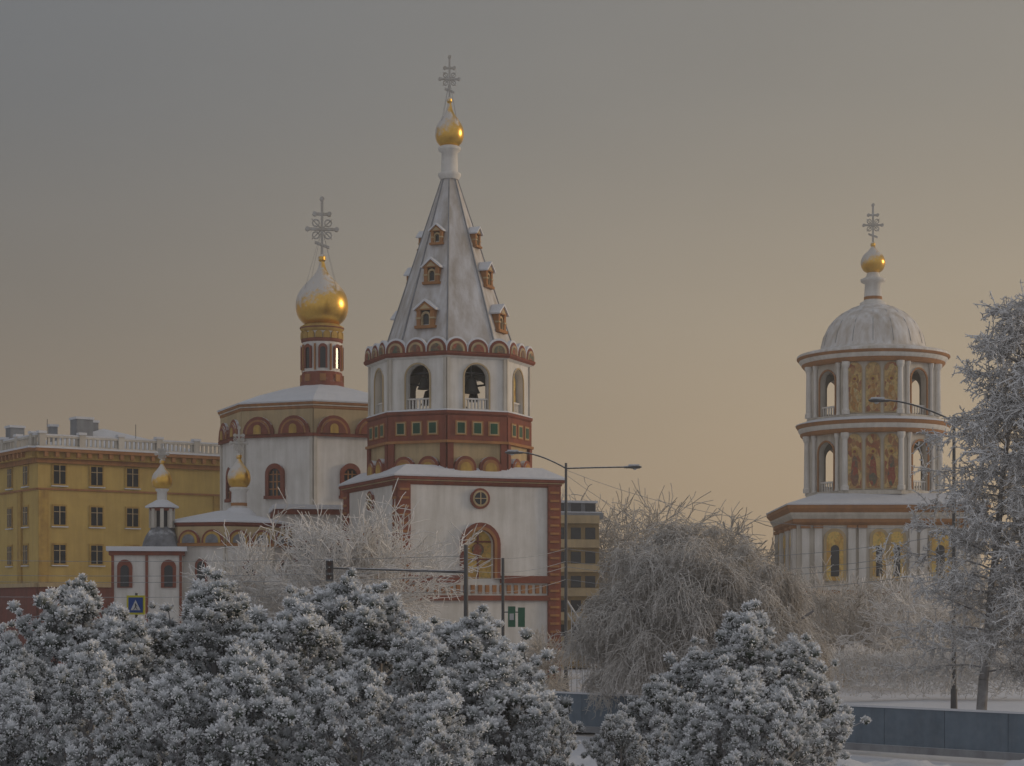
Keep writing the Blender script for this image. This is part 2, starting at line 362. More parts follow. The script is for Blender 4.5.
# ============================================================ MAIN CHURCH
def church():
    D=139.;s=D/F; z=lambda py:Z(py,D)
    B=Bld('cathedral_church',(X(322,D),D,0))
    R=100*s; fw=2*R*SV
    B.lathe('walls',M['white'],[(R,0),(R,z(416))],8,1)
    for k in range(8):
        th=23.5+45*k; fr=Fr(th,R*FV)
        B.ext('frieze_band',M['cream'],fr,rect(-fw/2,fw/2,z(442),z(419)),.004,.1)
        B.ext('frieze_lower_line',M['red'],fr,rect(-fw/2-.08,fw/2+.08,z(445),z(442)),.004,.25)
        for sg in(-1,1):
            cx=sg*fw/4
            B.ext('kokoshnik',M['red'],fr,arch(33*s,17*s,cx,z(442)),.1,.3)
            B.ext('kokoshnik_gold',M['orange'],fr,arch(27*s,14*s,cx,z(442)),.3,.36)
            B.ext('kokoshnik_in',M['red'],fr,arch(23*s,12*s,cx,z(442)),.36,.4)
            B.ext('kokoshnik_icon',M['ygold'],fr,arch(8*s,9*s,cx,z(442)),.4,.43)
            a=sg*fw/2; lo,hi=min(a,a-sg*3.2*s),max(a,a-sg*3.2*s)
            B.ext('pilaster',M['white2'],fr,rect(lo,hi,0,z(445)),.004,.14)
        B.ext('window_frame',M['red'],fr,archring(20*s,31*s,13*s,26*s,-2*s,z(501)),.004,.22)
        B.ext('window_frame',M['red'],fr,rect(-13*s,9*s,z(504),z(501)),.004,.3)
        B.ext('window_glass',M['glass'],fr,arch(13*s,26*s,-2*s,z(501)),.004,.05)
        for q in(-4,0): B.ext('window_bars',M['orange'],fr,rect(q*s-.04,q*s+.04,z(501),z(477)),.05,.1)
        for q in(495,488,481): B.ext('window_bars',M['orange'],fr,rect(-8.4*s,4.4*s,z(q),z(q)+.08),.05,.09)
    B.lathe('cornice',M['orange'],[(R*1.0,z(420)),(R*1.02,z(418)),(R*1.02,z(416)),(R*1.04,z(414)),(R*1.04,z(412.5))],8,1)
    B.lathe('cornice_line',M['white2'],[(R*1.03,z(416)),(R*1.03,z(415))],8,1)
    B.lathe('roof_snow',M['roofsnow'],[(R*1.045,z(412.4)),(R*1.05,z(411)),(R*.8,z(402)),(R*.5,z(393.5)),(22*s,z(387))],8,1)
    r=19.5*s
    B.lathe('drum_base',M['red'],[(22*s,z(388)),(22*s,z(384)),(20.5*s,z(382)),(20.5*s,z(375)),(19.5*s,z(373))],24)
    B.lathe('drum',M['white'],[(r,z(374)),(r,z(330))],24,smooth=False)
    for k in range(8):
        th=45*k+8; fr=Fr(th,r*.99)
        B.ext('drum_base_tiles',M['orange'],fr,rect(-3*s,3*s,z(383),z(376)),.05,.18)
        B.ext('drum_window_frame',M['red'],fr,archring(9*s,24*s,5.5*s,21*s,0,z(370)),.0,.15)
        B.ext('drum_window',M['glass'],fr,arch(5.5*s,21*s,0,z(370)),.0,.06)
        fr2=Fr(th+22.5,r*.99)
        B.ext('drum_pilaster',M['orange'],fr2,rect(-.7*s,.7*s,z(372),z(346)),.0,.16)
        for q in(-11,11):
            B.ext('drum_arches',M['ygold'],Fr(th+q,r),arch(7*s,7*s,0,z(340)),.0,.12)
    B.lathe('drum_band',M['red'],[(r*1.0,z(343.5)),(r*1.07,z(342.5)),(r*1.07,z(340))],24)
    B.lathe('drum_cornice',M['ygold'],[(r,z(333)),(r*1.12,z(330)),(r*1.12,z(327.5)),(r*.9,z(325))],24)
    B.lathe('drum_cornice_red',M['red'],[(r*1.13,z(329.8)),(r*1.15,z(328.6))],24)
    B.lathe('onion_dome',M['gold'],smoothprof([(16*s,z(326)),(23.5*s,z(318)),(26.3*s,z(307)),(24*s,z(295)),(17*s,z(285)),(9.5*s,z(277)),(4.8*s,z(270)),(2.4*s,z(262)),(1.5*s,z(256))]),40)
    B.cross((0,0),z(262),z(199),14.5*s,8)
    B.stays((0,0),z(303),z(228),26*s)
    B.done()
    D=131.;s=D/F; z=lambda py:Z(py,D)
    B=Bld('refectory_wing',(X(345,D),D,0))
    B.box('walls',M['white'],(0,0,0),(9.5,6,z(517)),10)
    B.box('cornice',M['red'],(0,0,z(517)),(9.9,6.4,.35),10)
    B.box('roof_snow',M['roofsnow'],(0,0,z(517)+.352),(10.1,6.6,.3),10)
    fr=Fr(10,3.0)
    for a in(-3,-.8,1.4):
        B.ext('window_frame',M['red'],fr,arch(1.3,2.3,a,z(575)),.004,.12); B.ext('window',M['glass'],fr,arch(.8,1.9,a,z(574)),.12,.15)
    B.done()
church()
def chapel():
    D=120.;s=D/F; z=lambda py:Z(py,D)
    B=Bld('side_chapel',(X(226,D),D,0))
    R=64*s; fw=2*R*SV
    B.lathe('walls',M['white'],[(R,0),(R,z(526))],8,8)
    for k in range(8):
        fr=Fr(30.5+45*k,R*FV)
        B.ext('frieze_band',M['cream'],fr,rect(-fw/2,fw/2,z(545),z(529)),.004,.1)
        B.ext('frieze_line',M['orange'],fr,rect(-fw/2-.08,fw/2+.08,z(548),z(545)),.004,.25)
        for sg in(-1,1):
            cx=sg*fw/4
            B.ext('kokoshnik',M['red'],fr,arch(22*s,13*s,cx,z(545)),.1,.24); B.ext('kokoshnik_gold',M['ygold'],fr,arch(17.5*s,11*s,cx,z(545)),.24,.29)
            B.ext('kokoshnik_in',M['helmet'],fr,arch(13*s,8.5*s,cx,z(545)),.29,.32)
        B.ext('window_frame',M['red'],fr,arch(13*s,27*s,0,z(587)),.004,.12); B.ext('window',M['glass'],fr,arch(8*s,22*s,0,z(585)),.12,.15)
        for sg in(-1,1):
            a=sg*fw/2; lo,hi=min(a,a-sg*1.8*s),max(a,a-sg*1.8*s); B.ext('pilaster',M['white2'],fr,rect(lo,hi,0,z(548)),.004,.12)
    B.lathe('cornice',M['red'],[(R,z(529)),(R*1.04,z(527)),(R*1.04,z(525))],8,8)
    B.lathe('roof_snow',M['roofsnow'],[(R*1.06,z(524.9)),(R*1.06,z(523.5)),(R*.6,z(517)),(9*s,z(511))],8,8)
    c=(13*s,0)
    B.lathe('cupola_base',M['roofsnow'],[(20*s,z(520)),(16*s,z(513)),(10*s,z(508))],20,0,c)
    B.lathe('cupola_neck',M['white'],[(8*s,z(510)),(7.5*s,z(492)),(9.5*s,z(490)),(9.5*s,z(488)),(7*s,z(487))],20,0,c)
    B.lathe('cupola_neck_ring',M['orange'],[(8.2*s,z(506)),(8.2*s,z(503))],20,0,c)
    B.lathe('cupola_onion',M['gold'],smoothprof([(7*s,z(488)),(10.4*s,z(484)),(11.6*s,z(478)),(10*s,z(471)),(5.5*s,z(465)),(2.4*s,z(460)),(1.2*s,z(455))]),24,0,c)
    B.cross(c,z(459),z(428),8*s,5,.06); B.done()
    B=Bld('porch_chapel',(X(162,117),117,0)); D=117;s=D/F
    B.box('walls',M['white'],(-1.0,1,0),(4.2,5,z(556)),8)
    B.box('cornice',M['red'],(-1.0,1,z(556)),(4.5,5.3,.25),8)
    B.box('roof_snow',M['roofsnow'],(-1.0,1,z(556)+.252),(4.8,5.6,.28),8)
    fr=Fr(8,2.5,-1.0,1)
    for a in(-1.3,1.3): B.ext('window_frame',M['red'],fr,arch(.9,1.7,a,z(588)),.004,.12);B.ext('window',M['glass'],fr,arch(.5,1.3,a,z(587)),.12,.15)
    for a in(-2.02,0,2.02): B.ext('pilaster',M['red'],fr,rect(a-.08,a+.08,0,z(556)),.004,.1)
    B.lathe('helmet_roof',M['helmet'],smoothprof([(20*s,z(551)),(19*s,z(544)),(16*s,z(536)),(12*s,z(530)),(11*s,z(527))]),8,10)
    B.lathe('lantern_core',M['dark'],[(8*s,z(528)),(8*s,z(509))],8,10)
    for k in range(8):
        t=math.radians(10+45*k); c=(11*s*math.sin(t),-11*s*math.cos(t))
        B.box('lantern_posts',M['white2'],(c[0],c[1],z(528)),(.22,.22,z(509)-z(528)),10+45*k)
    B.lathe('lantern_ring',M['red'],[(12*s,z(511)),(12.5*s,z(509)),(12.5*s,z(508))],8,10)
    B.lathe('lantern_roof',M['roofsnow'],[(17*s,z(507.9)),(17*s,z(506.5)),(9*s,z(502)),(5.5*s,z(500))],16)
    B.lathe('lantern_neck',M['white'],[(5*s,z(501)),(5*s,z(492)),(7*s,z(490)),(6*s,z(488))],16)
    B.lathe('cupola_onion',M['gold'],smoothprof([(6*s,z(489)),(9.4*s,z(486)),(10.3*s,z(480)),(8.6*s,z(474)),(4.5*s,z(469)),(2*s,z(465)),(1*s,z(461))]),24)
    B.cross((0,0),z(464),z(445),6*s,5,.05)
    B.done()
chapel()
# ============================================================ RIGHT TOWER
def right_tower():
    D=170.;s=D/F; z=lambda py:Z(py,D)
    B=Bld('domed_bell_tower',(X(873,D),D,0),math.radians(-10.7))
    A=9; h=86*s; sq=lambda q:q*math.sqrt(2)
    B.lathe('base_walls',M['white2'],[(sq(h),0),(sq(h),z(527))],4,A+45)
    for k in range(4):
        fr=Fr(A+90*k,h)
        for a in(-78,-66,-34,-24,24,34,66,78):
            B.ext('base_pilasters',M['white'],fr,rect((a-3.5)*s,(a+3.5)*s,1,z(532)),.004,.3)
            B.ext('base_pilaster_caps',M['orange'],fr,rect((a-4.5)*s,(a+4.5)*s,z(532),z(529)),.004,.4)
        for a in(-50,-8,9,50):
            w=16 if abs(a)>20 else 12
            B.ext('base_arch_frame',M['cream'],fr,arch(w*s+.5,50*s,a*s,z(582)),.004,.15)
            B.ext('base_arch_panel',M['goldfresco'],fr,arch(w*s,47*s,a*s,z(582)),.15,.18)
            B.ext('base_arch_window',M['glass'],fr,arch(w*s*.5,30*s,a*s,z(578)),.18,.2)
            B.ext('lower_window',M['glass'],fr,arch(w*s*.7,28*s,a*s,z(630)),.004,.1)
        B.ext('belt',M['orange'],fr,rect(-h,h,z(595),z(591)),.304,.5)
        B.ext('belt_w',M['white'],fr,rect(-h,h,z(591),z(588)),.304,.6)
    B.lathe('base_cornice',M['orange'],[(sq(h+.05),z(529)),(sq(h+.35),z(526)),(sq(h+.35),z(523))],4,A+45)
    B.lathe('base_cornice_white',M['white2'],[(sq(h+.36),z(523)),(sq(h+.6),z(519)),(sq(h+.6),z(517))],4,A+45)
    B.lathe('base_cornice_top',M['orange'],[(sq(h+.62),z(517)),(sq(h+.9),z(513)),(sq(h+.9),z(510))],4,A+45)
    B.lathe('base_roof_snow',M['roofsnow'],[(sq(h+.95),z(509.9)),(sq(h+.95),z(508.5)),(sq(h*.72),z(497))],4,A+45)
    def tier(R,zb,zt,mat,pan):
        R=R*s; fw=2*R*SV; hh=zt-zb
        B.lathe('tier_base',M['white2'],[(R*1.03,zb),(R*1.03,zb+.35)],8,22.5)
        for k in range(8):
            th=45*k; fr=Fr(th,R*FV)
            if k%2:
                B.wall_arch('tier_wall',M['white2'],fr,fw-.002,zb+.35,zt,21*s,zb+.4,hh*.80,.6)
                B.ext('arch_trim',M['orange'],fr,archring(24*s,hh*.83,21*s,hh*.80,0,zb+.4),.003,.12)
                for j in range(6):
                    a=-8.75*s+j*3.5*s; B.ext('balusters',M['white'],fr,rect(a-.06,a+.06,zb+.4,zb+1.1),-.3,-.2)
                B.ext('rail',M['white'],fr,rect(-10.5*s,10.5*s,zb+1.1,zb+1.25),-.34,-.16)
            else:
                B.ext('tier_wall',M['white2'],fr,rect(-fw/2,fw/2,zb+.35,zt),-.6,0)
                for a in(-17.5,0,17.5):
                    w=15*s;hp=hh*.90
                    B.ext('icon_frame',M['cream'],fr,arch(w,hp,a*s,zb+.45),.004,.1)
                    B.ext('icon_panel',M[mat],fr,arch(w*.86,hp*.96,a*s,zb+.55),.1,.14)
                    B.ext('icon_figure_'+mat,M[pan],fr,[(a*s+w*.30*math.cos(t)*(1 if math.sin(t)<0 else .72),zb+hh*.38+hh*.25*math.sin(t)) for t in [2*math.pi*q/14 for q in range(14)]],.14,.17)
                    B.ext('icon_halo',M['ygold'],fr,disc(w*.2,a*s,zb+hh*.70,12),.14,.16)
                    B.ext('icon_head',M['red'],fr,disc(w*.10,a*s,zb+hh*.69,12),.14,.18)
            t=math.radians(th+22.5); c=((R*1.02)*math.sin(t),-(R*1.02)*math.cos(t))
            B.lathe('columns',M['white'],[(.34,zb+.35),(.34,zb+.7),(.26,zb+.8),(.22,zt-.6),(.36,zt-.3),(.36,zt)],12,0,c)
            if k%2:
                for sg in(-1,1):
                    p=fr(sg*16*s,0,.15); B.lathe('columns_small',M['white'],[(.22,zb+.35),(.17,zb+.6),(.15,zt-.5),(.25,zt-.2),(.25,zt)],10,0,(p[0],p[1]))
        B.lathe('tier_floor',M['greyroof'],[(R*.9,zb),(R*.9,zb+.38)],8,22.5)
        B.lathe('tier_ceiling',M['white2'],[(R*.9,zt-.1),(R*.9,zt)],8,22.5)
        for k in range(4):
            t=math.radians(45+90*k); c=(3.2*math.sin(t),-3.2*math.cos(t)); q=zt-1.4
            B.lathe('bells',M['bronze'],[(.6,q-1.1),(.45,q-.8),(.35,q-.4),(.27,q),(.1,q+.15)],16,0,c)
            B.tube('bell_hangers',M['dark'],(c[0],c[1],q),(c[0],c[1],zt),.05)
    n=48
    tier(68.5,z(498),z(438),'fresco','robe')
    R=70*s
    B.lathe('cornice_mid_orange',M['orange'],[(R*1.0,z(438)),(R*1.03,z(436)),(R*1.03,z(434))],n)
    B.lathe('cornice_mid_white',M['white'],[(R*1.035,z(434)),(R*1.06,z(431)),(R*1.06,z(429.5))],n)
    B.lathe('cornice_mid_top',M['orange'],[(R*1.065,z(429.5)),(R*1.09,z(427)),(R*1.09,z(426))],n)
    B.lathe('cornice_mid_snow',M['roofsnow'],[(R*1.1,z(425.9)),(R*1.09,z(424.9)),(R*.95,z(422))],n)
    tier(66.5,z(424),z(369),'goldfresco','robe2')
    R=68*s
    B.lathe('cornice_top_orange',M['orange'],[(R*1.0,z(369)),(R*1.04,z(366)),(R*1.04,z(365))],n)
    B.lathe('cornice_top_white',M['white'],[(R*1.045,z(365)),(R*1.08,z(362)),(R*1.08,z(361))],n)
    B.lathe('cornice_top_brown',M['orange'],[(R*1.09,z(361)),(R*1.11,z(359.5)),(R*1.11,z(358.5))],n)
    B.lathe('dome_roof_snow',M['domesnow'],smoothprof([(75.7*s,z(358.4)),(74*s,z(355.5)),(62*s,z(353)),(54*s,z(351)),(51.5*s,z(347)),(49*s,z(337)),(43*s,z(325)),(33*s,z(315)),(20*s,z(308)),(12*s,z(305))],4),n)
    B.lathe('dome_skirt_ring',M['orange'],[(52.2*s,z(351)),(52.0*s,z(349.5))],n)
    for k in range(16):
        t=2*math.pi*k/16; pr=[(51.6,347),(49.2,337),(43.2,325),(33.2,315),(20.2,308)]
        for (a,b),(c,d) in zip(pr,pr[1:]):
            B.tube('dome_seams',M['greyroof'],(a*s*math.sin(t),-a*s*math.cos(t),z(b)),(c*s*math.sin(t),-c*s*math.cos(t),z(d)),.03,.03,4)
    B.lathe('lantern',M['white'],[(13*s,z(306)),(13*s,z(303)),(9*s,z(301)),(8*s,z(284)),(12*s,z(282)),(12.5*s,z(279.5)),(7*s,z(277)),(5.5*s,z(272))],24)
    B.lathe('lantern_ring',M['orange'],[(9.1*s,z(300)),(8.9*s,z(297))],24)
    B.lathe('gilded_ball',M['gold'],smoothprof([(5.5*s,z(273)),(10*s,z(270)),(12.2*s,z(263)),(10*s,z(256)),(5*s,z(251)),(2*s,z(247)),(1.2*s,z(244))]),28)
    B.cross((0,0),z(247),z(205),9*s,8)
    B.done()
right_tower()
# ============================================================ YELLOW BUILDING
def yellow():
    a=Vector((X(38,150),150));b=Vector((X(222,159),159)); d=b-a; L=d.length; th=math.degrees(math.atan2(d.y,d.x))
    B=Bld('yellow_apartment_building',(0,0,0)); Dp=34.
    D=150;z=lambda py:Z(py,D)
    u=d/L; nrm=Vector((u.y,-u.x))
    def mk(o,ang):
        t=math.radians(ang);U=(math.cos(t),math.sin(t));n=(math.sin(t),-math.cos(t))
        return lambda A,Bz,dd:(o[0]+U[0]*A+n[0]*dd,o[1]+U[1]*A+n[1]*dd,Bz)
    f0=mk(a,th); side0=a-nrm*Dp; f1=mk(side0,th-90)
    zt=z(458)
    B.ext('body',M['yellow'],f0,rect(0,L,0,zt),-Dp,0)
    def win(fr,x,zz,w=.95,h=1.45):
        B.ext('window_surround',M['ygold'],fr,rect(x-w/2-.14,x+w/2+.14,zz-.14,zz+h+.14),.004,.07)
        B.ext('window_glass',M['glass'],fr,rect(x-w/2,x+w/2,zz,zz+h),.07,.09)
        B.ext('window_bars',M['cream'],fr,rect(x-.035,x+.035,zz,zz+h),.09,.12)
        B.ext('window_bars',M['cream'],fr,rect(x-w/2,x+w/2,zz+h*.68,zz+h*.68+.05),.092,.118)
        B.ext('sill',M['roofsnow'],fr,rect(x-w/2-.2,x+w/2+.2,zz-.22,zz-.142),.004,.2)
    for py in(483,524,563):
        for x in(1.75,4.85,7.9): win(f0,x,z(py))
        for j in range(9): win(f1,Dp-2.6-j*3.6,z(py))
    for fr,LL in((f0,L),(f1,Dp)):
        B.ext('ground_floor',M['brick'],fr,rect(0,LL,0,z(587)),.0041,.18)
        B.ext('ground_belt',M['cream'],fr,rect(0,LL,z(587),z(583)),.004,.35)
        B.ext('string_course',M['orange'],fr,rect(0,LL,z(489.5),z(487.5)),.002,.12)
        B.ext('cornice_low',M['orange'],fr,rect(-.2,LL+.2,zt-.35,zt),.004,.3)
        B.ext('cornice',M['ygold'],fr,rect(-.3,LL+.3,zt,zt+.5),.0,.65)
        B.ext('cornice_top',M['orange'],fr,rect(-.5,LL+.5,zt+.5,zt+.75),.0,.95)
        B.ext('cornice_snow',M['roofsnow'],fr,rect(-.5,LL+.5,zt+.752,zt+.9),-.4,1.0)
        n=int(LL/.9)
        for j in range(n): B.ext('modillions',M['orange'],fr,rect(j*.9+.2,j*.9+.5,zt+.1,zt+.48),.65,.9)
        for j in range(int(LL/3.3)+1):
            B.ext('parapet_posts',M['white2'],fr,rect(j*3.3,j*3.3+.5,zt+.9,zt+1.95),-.1,.35)
            B.ext('post_caps',M['roofsnow'],fr,rect(j*3.3-.08,j*3.3+.58,zt+1.95,zt+2.15),-.18,.43)
            for q in range(7):
                x=j*3.3+.75+q*.38
                if x<LL-.1: B.ext('balusters',M['white2'],fr,rect(x,x+.17,zt+1.05,zt+1.65),.05,.2)
        B.ext('parapet_base',M['white2'],fr,rect(.002,LL-.002,zt+.9,zt+1.05),-.02,.28)
        B.ext('parapet_rail',M['white2'],fr,rect(.002,LL-.002,zt+1.65,zt+1.8),-.02,.28)
        B.ext('rail_snow',M['roofsnow'],fr,rect(.002,LL-.002,zt+1.802,zt+1.92),-.03,.29)
        for x in ([.0,L-.8] if fr is f0 else [j*7.2+1 for j in range(5)]):
            B.ext('pilasters',M['ygold'],fr,rect(x,x+.8,z(583),z(490)),.004,.16)
    p=lambda A,dd,zz:f0(A,zz,dd)
    B.add('roof_snow',M['roofsnow'],[p(.3,-.3,zt+.95),p(L-.3,-.3,zt+.95),p(L-.3,-Dp+.3,zt+.95),p(.3,-Dp+.3,zt+.95),p(L/2,-6,zt+3.2),p(L/2,-Dp+6,zt+3.2)],[[0,1,4],[1,2,5,4],[2,3,5],[3,0,4,5]])
    for A,dd,w,hh in((5.2,-4,1.4,3.6),(6.7,-6,1.1,3.6),(3.9,-7,.6,3.2),(2.5,-12,1.2,3.4)):
        B.ext('chimneys',M['greyroof'],f0,rect(A-w/2,A+w/2,zt+.9,zt+hh),dd-w/2,dd+w/2)
        B.ext('chimney_snow',M['roofsnow'],f0,rect(A-w/2-.08,A+w/2+.08,zt+hh,zt+hh+.2),dd-w/2-.08,dd+w/2+.08)
    for A in(1.4,9): B.tube('antenna',M['dark'],f0(A+.5,zt+1,-3),f0(A+.5,zt+3.4,-3),.025)
    B.done()
yellow()
def blockR():
    D=165.;z=lambda py:Z(py,D)
    B=Bld('beige_apartment_block',(X(564,D),D+4,0),math.radians(14))
    B.box('body',M['beige'],(0,0,0),(4.6,7,z(518)))
    fr=Fr(0,3.5)
    for j in range(6):
        zz=2.0+j*2.1
        B.ext('balconies',M['orange'] if j%2 else M['cream'],fr,rect(-2.2,2.2,zz,zz+.7),.004,.5)
        for a in(-1.3,.2,1.5): B.ext('windows',M['glass'],fr,rect(a-.45,a+.45,zz+.75,zz+1.75),.004,.05)
    B.box('roof_slab',M['greyroof'],(0,0,z(518)),(5.2,7.6,.5)); B.box('roof_cabin',M['greyroof'],(.3,0,z(518)+.5),(4,5,.9))
    B.box('roof_snow',M['roofsnow'],(.3,0,z(518)+1.4),(4.3,5.3,.2)); B.box('roof_snow_low',M['roofsnow'],(0,0,z(518)+.502),(5.0,7.4,.08))
    B.done()
blockR()
# ============================================================ GROUND
def ground():
    n=160; xs=np.sign(np.linspace(-1,1,n))*np.abs(np.linspace(-1,1,n))**2.5*2500
    ys=np.linspace(0,1,n)**2.5*4000-60
    gx,gy=np.meshgrid(xs,ys); gz=.06*np.sin(gx*.21+gy*.13)+.05*np.sin(gx*.5-gy*.33)
    gz=np.where(gy>300,0,gz)-.12
    v=np.stack([gx.ravel(),gy.ravel(),gz.ravel()],1)
    i=np.arange(n-1); a=(i[:,None]*n+i[None,:]).ravel(); f=np.stack([a,a+1,a+n+1,a+n],1)
    link(fast_mesh('snow_ground',v,f,M['snow'],True),'snow_ground')
    B=Bld('road'); B.box('roadway',M['road'],(10,84,.0),(160,9,.012),0)
    for y in(79.3,88.7): B.box('kerb',M['greyroof'],(10,y,0),(160,.25,.14))
    for j in range(20): B.box('lane_marking',M['signwhite'],(-60+j*7,84,.016),(3,.15,.004))
    B.done()
    nx,ny=200,24; xs=np.linspace(-30,32,nx); ys=np.linspace(-3.5,3.5,ny); gx,gy=np.meshgrid(xs,ys)
    hh=(1-(gy/3.5)**2)*(1.0+.12*np.sin(gx*.9)+.1*np.sin(gx*2.3+1)+.05*rng.standard_normal(gx.shape))-.15
    cy=53-.12*gx
    v=np.stack([gx.ravel(),(gy+cy).ravel(),hh.ravel()],1); i=np.arange(ny-1)[:,None]*nx+np.arange(nx-1)[None,:]; a=i.ravel()
    link(fast_mesh('snow_bank',v,np.stack([a,a+1,a+nx+1,a+nx],1),M['snow'],True),'snow_bank')
    a=Vector((X(500,82),82));b=Vector((22,58.)); d=b-a;L=d.length;ang=math.degrees(math.atan2(d.y,d.x))
    B=Bld('blue_barrier_wall',(a.x,a.y,0),math.radians(ang))
    fr=Fr(0,0)
    pn=int(L/2.5)
    for j in range(pn+1):
        B.ext('panels',M['bluewall'],fr,rect(j*2.5+.02,j*2.5+2.48,0,1.55),-.05,.05)
        B.ext('joints',M['bluewall'],fr,rect(j*2.5-.018,j*2.5+.018,0,1.54),-.03,.03)
    B.ext('base_curb',M['greyroof'],fr,rect(-.1,pn*2.5+2.5,0,.25),.052,.16)
    B.ext('snow_cap',M['roofsnow'],fr,rect(-.1,pn*2.5+2.5,1.552,1.62),-.10,.10)
    B.done()
ground()
# ============================================================ LAMPS, SIGNALS, WIRES
def lamp(px,D,ztop,left,right,name='street_lamp'):
    B=Bld(name,(X(px,D),D,0))
    B.tube('pole_base',M['pole'],(0,0,-.1),(0,0,1.3),.17,.15,12); B.tube('pole',M['pole'],(0,0,1.3),(0,0,ztop),.11,.07,12)
    for (dx,dz) in(left,right):
        pts=[(0,0,ztop-.3)]
        for k in range(1,9):
            t=k/8; pts.append((dx*t,-.3*t,ztop-.3+dz*(1-(1-t)**1.6)))
        for p,q in zip(pts,pts[1:]): B.tube('arm',M['pole'],p,q,.045,.04,8)
        p=Vector(pts[-1]); sg=1 if dx>0 else -1
        B.tube('lamp_head_neck',M['pole'],p,p+Vector((sg*.2,0,0)),.06,.08,8)
        hd=[(0,.05),(.12,.11),(.5,.15),(.75,.12),(.86,.04)]
        vs=[];fs=[]
        for x,r in hd:
            for j in range(10):
                t=2*math.pi*j/10; vs.append((p.x+sg*(x+.12),p.y+r*1.1*math.cos(t),p.z+r*.75*math.sin(t)+.01))
        for i in range(4):
            for j in range(10): fs.append([i*10+j,i*10+(j+1)%10,(i+1)*10+(j+1)%10,(i+1)*10+j])
        B.add('lamp_head',M['pole'],vs,fs,True)
        B.lathe('lamp_glass',M['signwhite'],[(.02,p.z-.16),(.1,p.z-.13),(.13,p.z-.09)],10,0,(p.x+sg*.6,p.y))
        B.box('lamp_snow',M['roofsnow'],(p.x+sg*.55,p.y,p.z+.1),(.6,.2,.05))
    B.done()
lamp(566,106,Z(463,106),(-2.4,.85),(3.2,.05)); lamp(954,90,Z(415,90),(-3.1,.95),(3.0,.35))
def signal():
    D=92.
    B=Bld('traffic_light',(X(466,D),D,0)); zz=Z(570,D)
    B.tube('pole',M['pole'],(0,0,-.1),(0,0,Z(545,D)),.13,.10,10)
    L=X(328,D)-X(466,D)
    B.tube('mast_arm',M['pole'],(0,0,zz-.1),(L,0,zz+.1),.07,.04,8)
    for x in(L+.1,):
        B.box('signal_body',M['dark'],(x,-.2,zz-.55),(.34,.28,1.0)); 
        for q in range(3):
            B.tube('lens',M['amber'],(x,-.34,zz+.3-q*.32),(x,-.36,zz+.3-q*.32),.11,.11,12)
            B.tube('visor',M['dark'],(x,-.34,zz+.42-q*.32),(x,-.55,zz+.40-q*.32),.05,.03,6)
        B.box('signal_snow',M['roofsnow'],(x,-.2,zz+.452),(.36,.3,.07))
    B.done()
    B=Bld('signpost',(X(503,88),88,0)); D=88
    B.tube('pole',M['pole'],(0,0,-.1),(0,0,Z(558,D)),.08,.07,8)
    B.box('sign_board_green',M['signgreen'],(.4,-.1,Z(627,D)),(.34,.06,.95)); B.box('sign_board_green',M['signgreen'],(.85,-.1,Z(627,D)),(.32,.06,.9))
    B.box('sign_board_white',M['signwhite'],(.4,-.14,Z(620,D)),(.2,.02,.3)); B.tube('sign_bracket',M['pole'],(0,0,Z(612,D)),(.9,-.05,Z(612,D)),.03)
    B.done()
    D=48.
    B=Bld('pedestrian_crossing_sign',(X(136,D),D,0))
    zc=Z(605,D); fr=Fr(-10,0)
    B.tube('pole',M['pole'],(0,.06,-.1),(0,.06,zc+.3),.035,.035,8)
    B.ext('sign_plate_yellow',M['signyel'],fr,rect(-.24,.24,zc-.24,zc+.24),.0,.02)
    B.ext('sign_plate_blue',M['signblue'],fr,rect(-.19,.19,zc-.19,zc+.19),.02,.028)
    B.ext('sign_triangle',M['signwhite'],fr,[(-.13,zc-.13),(.13,zc-.13),(0,zc+.13)],.028,.034)
    for p,q,r in(((0,.05),(0,-.03),.022),((0,-.03),(.05,-.11),.014),((0,-.03),(-.05,-.11),.014),((0,.03),(.05,-.02),.012)):
        B.tube('sign_figure',M['dark'],fr(p[0],zc+p[1]-.01,.036),fr(q[0],zc+q[1]-.01,.036),r*.7,r*.6,6)
    B.done()
    B=Bld('overhead_wires')
    def wire(p,q,sag,r=.014):
        pts=[]
        for k in range(13):
            t=k/12; pts.append((p[0]+(q[0]-p[0])*t,p[1]+(q[1]-p[1])*t,p[2]+(q[2]-p[2])*t-sag*4*t*(1-t)))
        for a,b in zip(pts,pts[1:]): B.tube('wire',M['greyroof'],a,b,r,r,4)
    for zz,y in((6.6,84),(6.9,84.4),(7.6,86),(5.9,82)):
        wire((-46,y,zz+.4),(X(466,92),92,zz),.5,.016); wire((X(466,92),92,zz),(X(566,106),106,zz+.8),.3,.016); wire((X(566,106),106,zz+.8),(X(954,90),90,zz+1),.8,.016); wire((X(954,90),90,zz+1),(50,88,zz),.8,.016)
    wire((X(566,106),106,Z(470,106)),(X(954,90),90,9.),1.2); wire((X(566,106),106,12.5),(X(740,106),100,Z(570,106)),.6)
    B.done()
    B=Bld('stair_railing',(X(566,112),112,0)); 
    for j in range(9):
        x=j*.32; B.tube('posts',M['signwhite'],(x,0,0),(x,0,5.6-j*.5),.03,.03,5)
    B.tube('handrail',M['signwhite'],(-.1,0,5.8),(2.7,0,1.5),.06,.06,6); B.tube('handrail',M['signwhite'],(-.1,0,5.1),(2.7,0,.8),.04,.04,6); B.done()
signal()
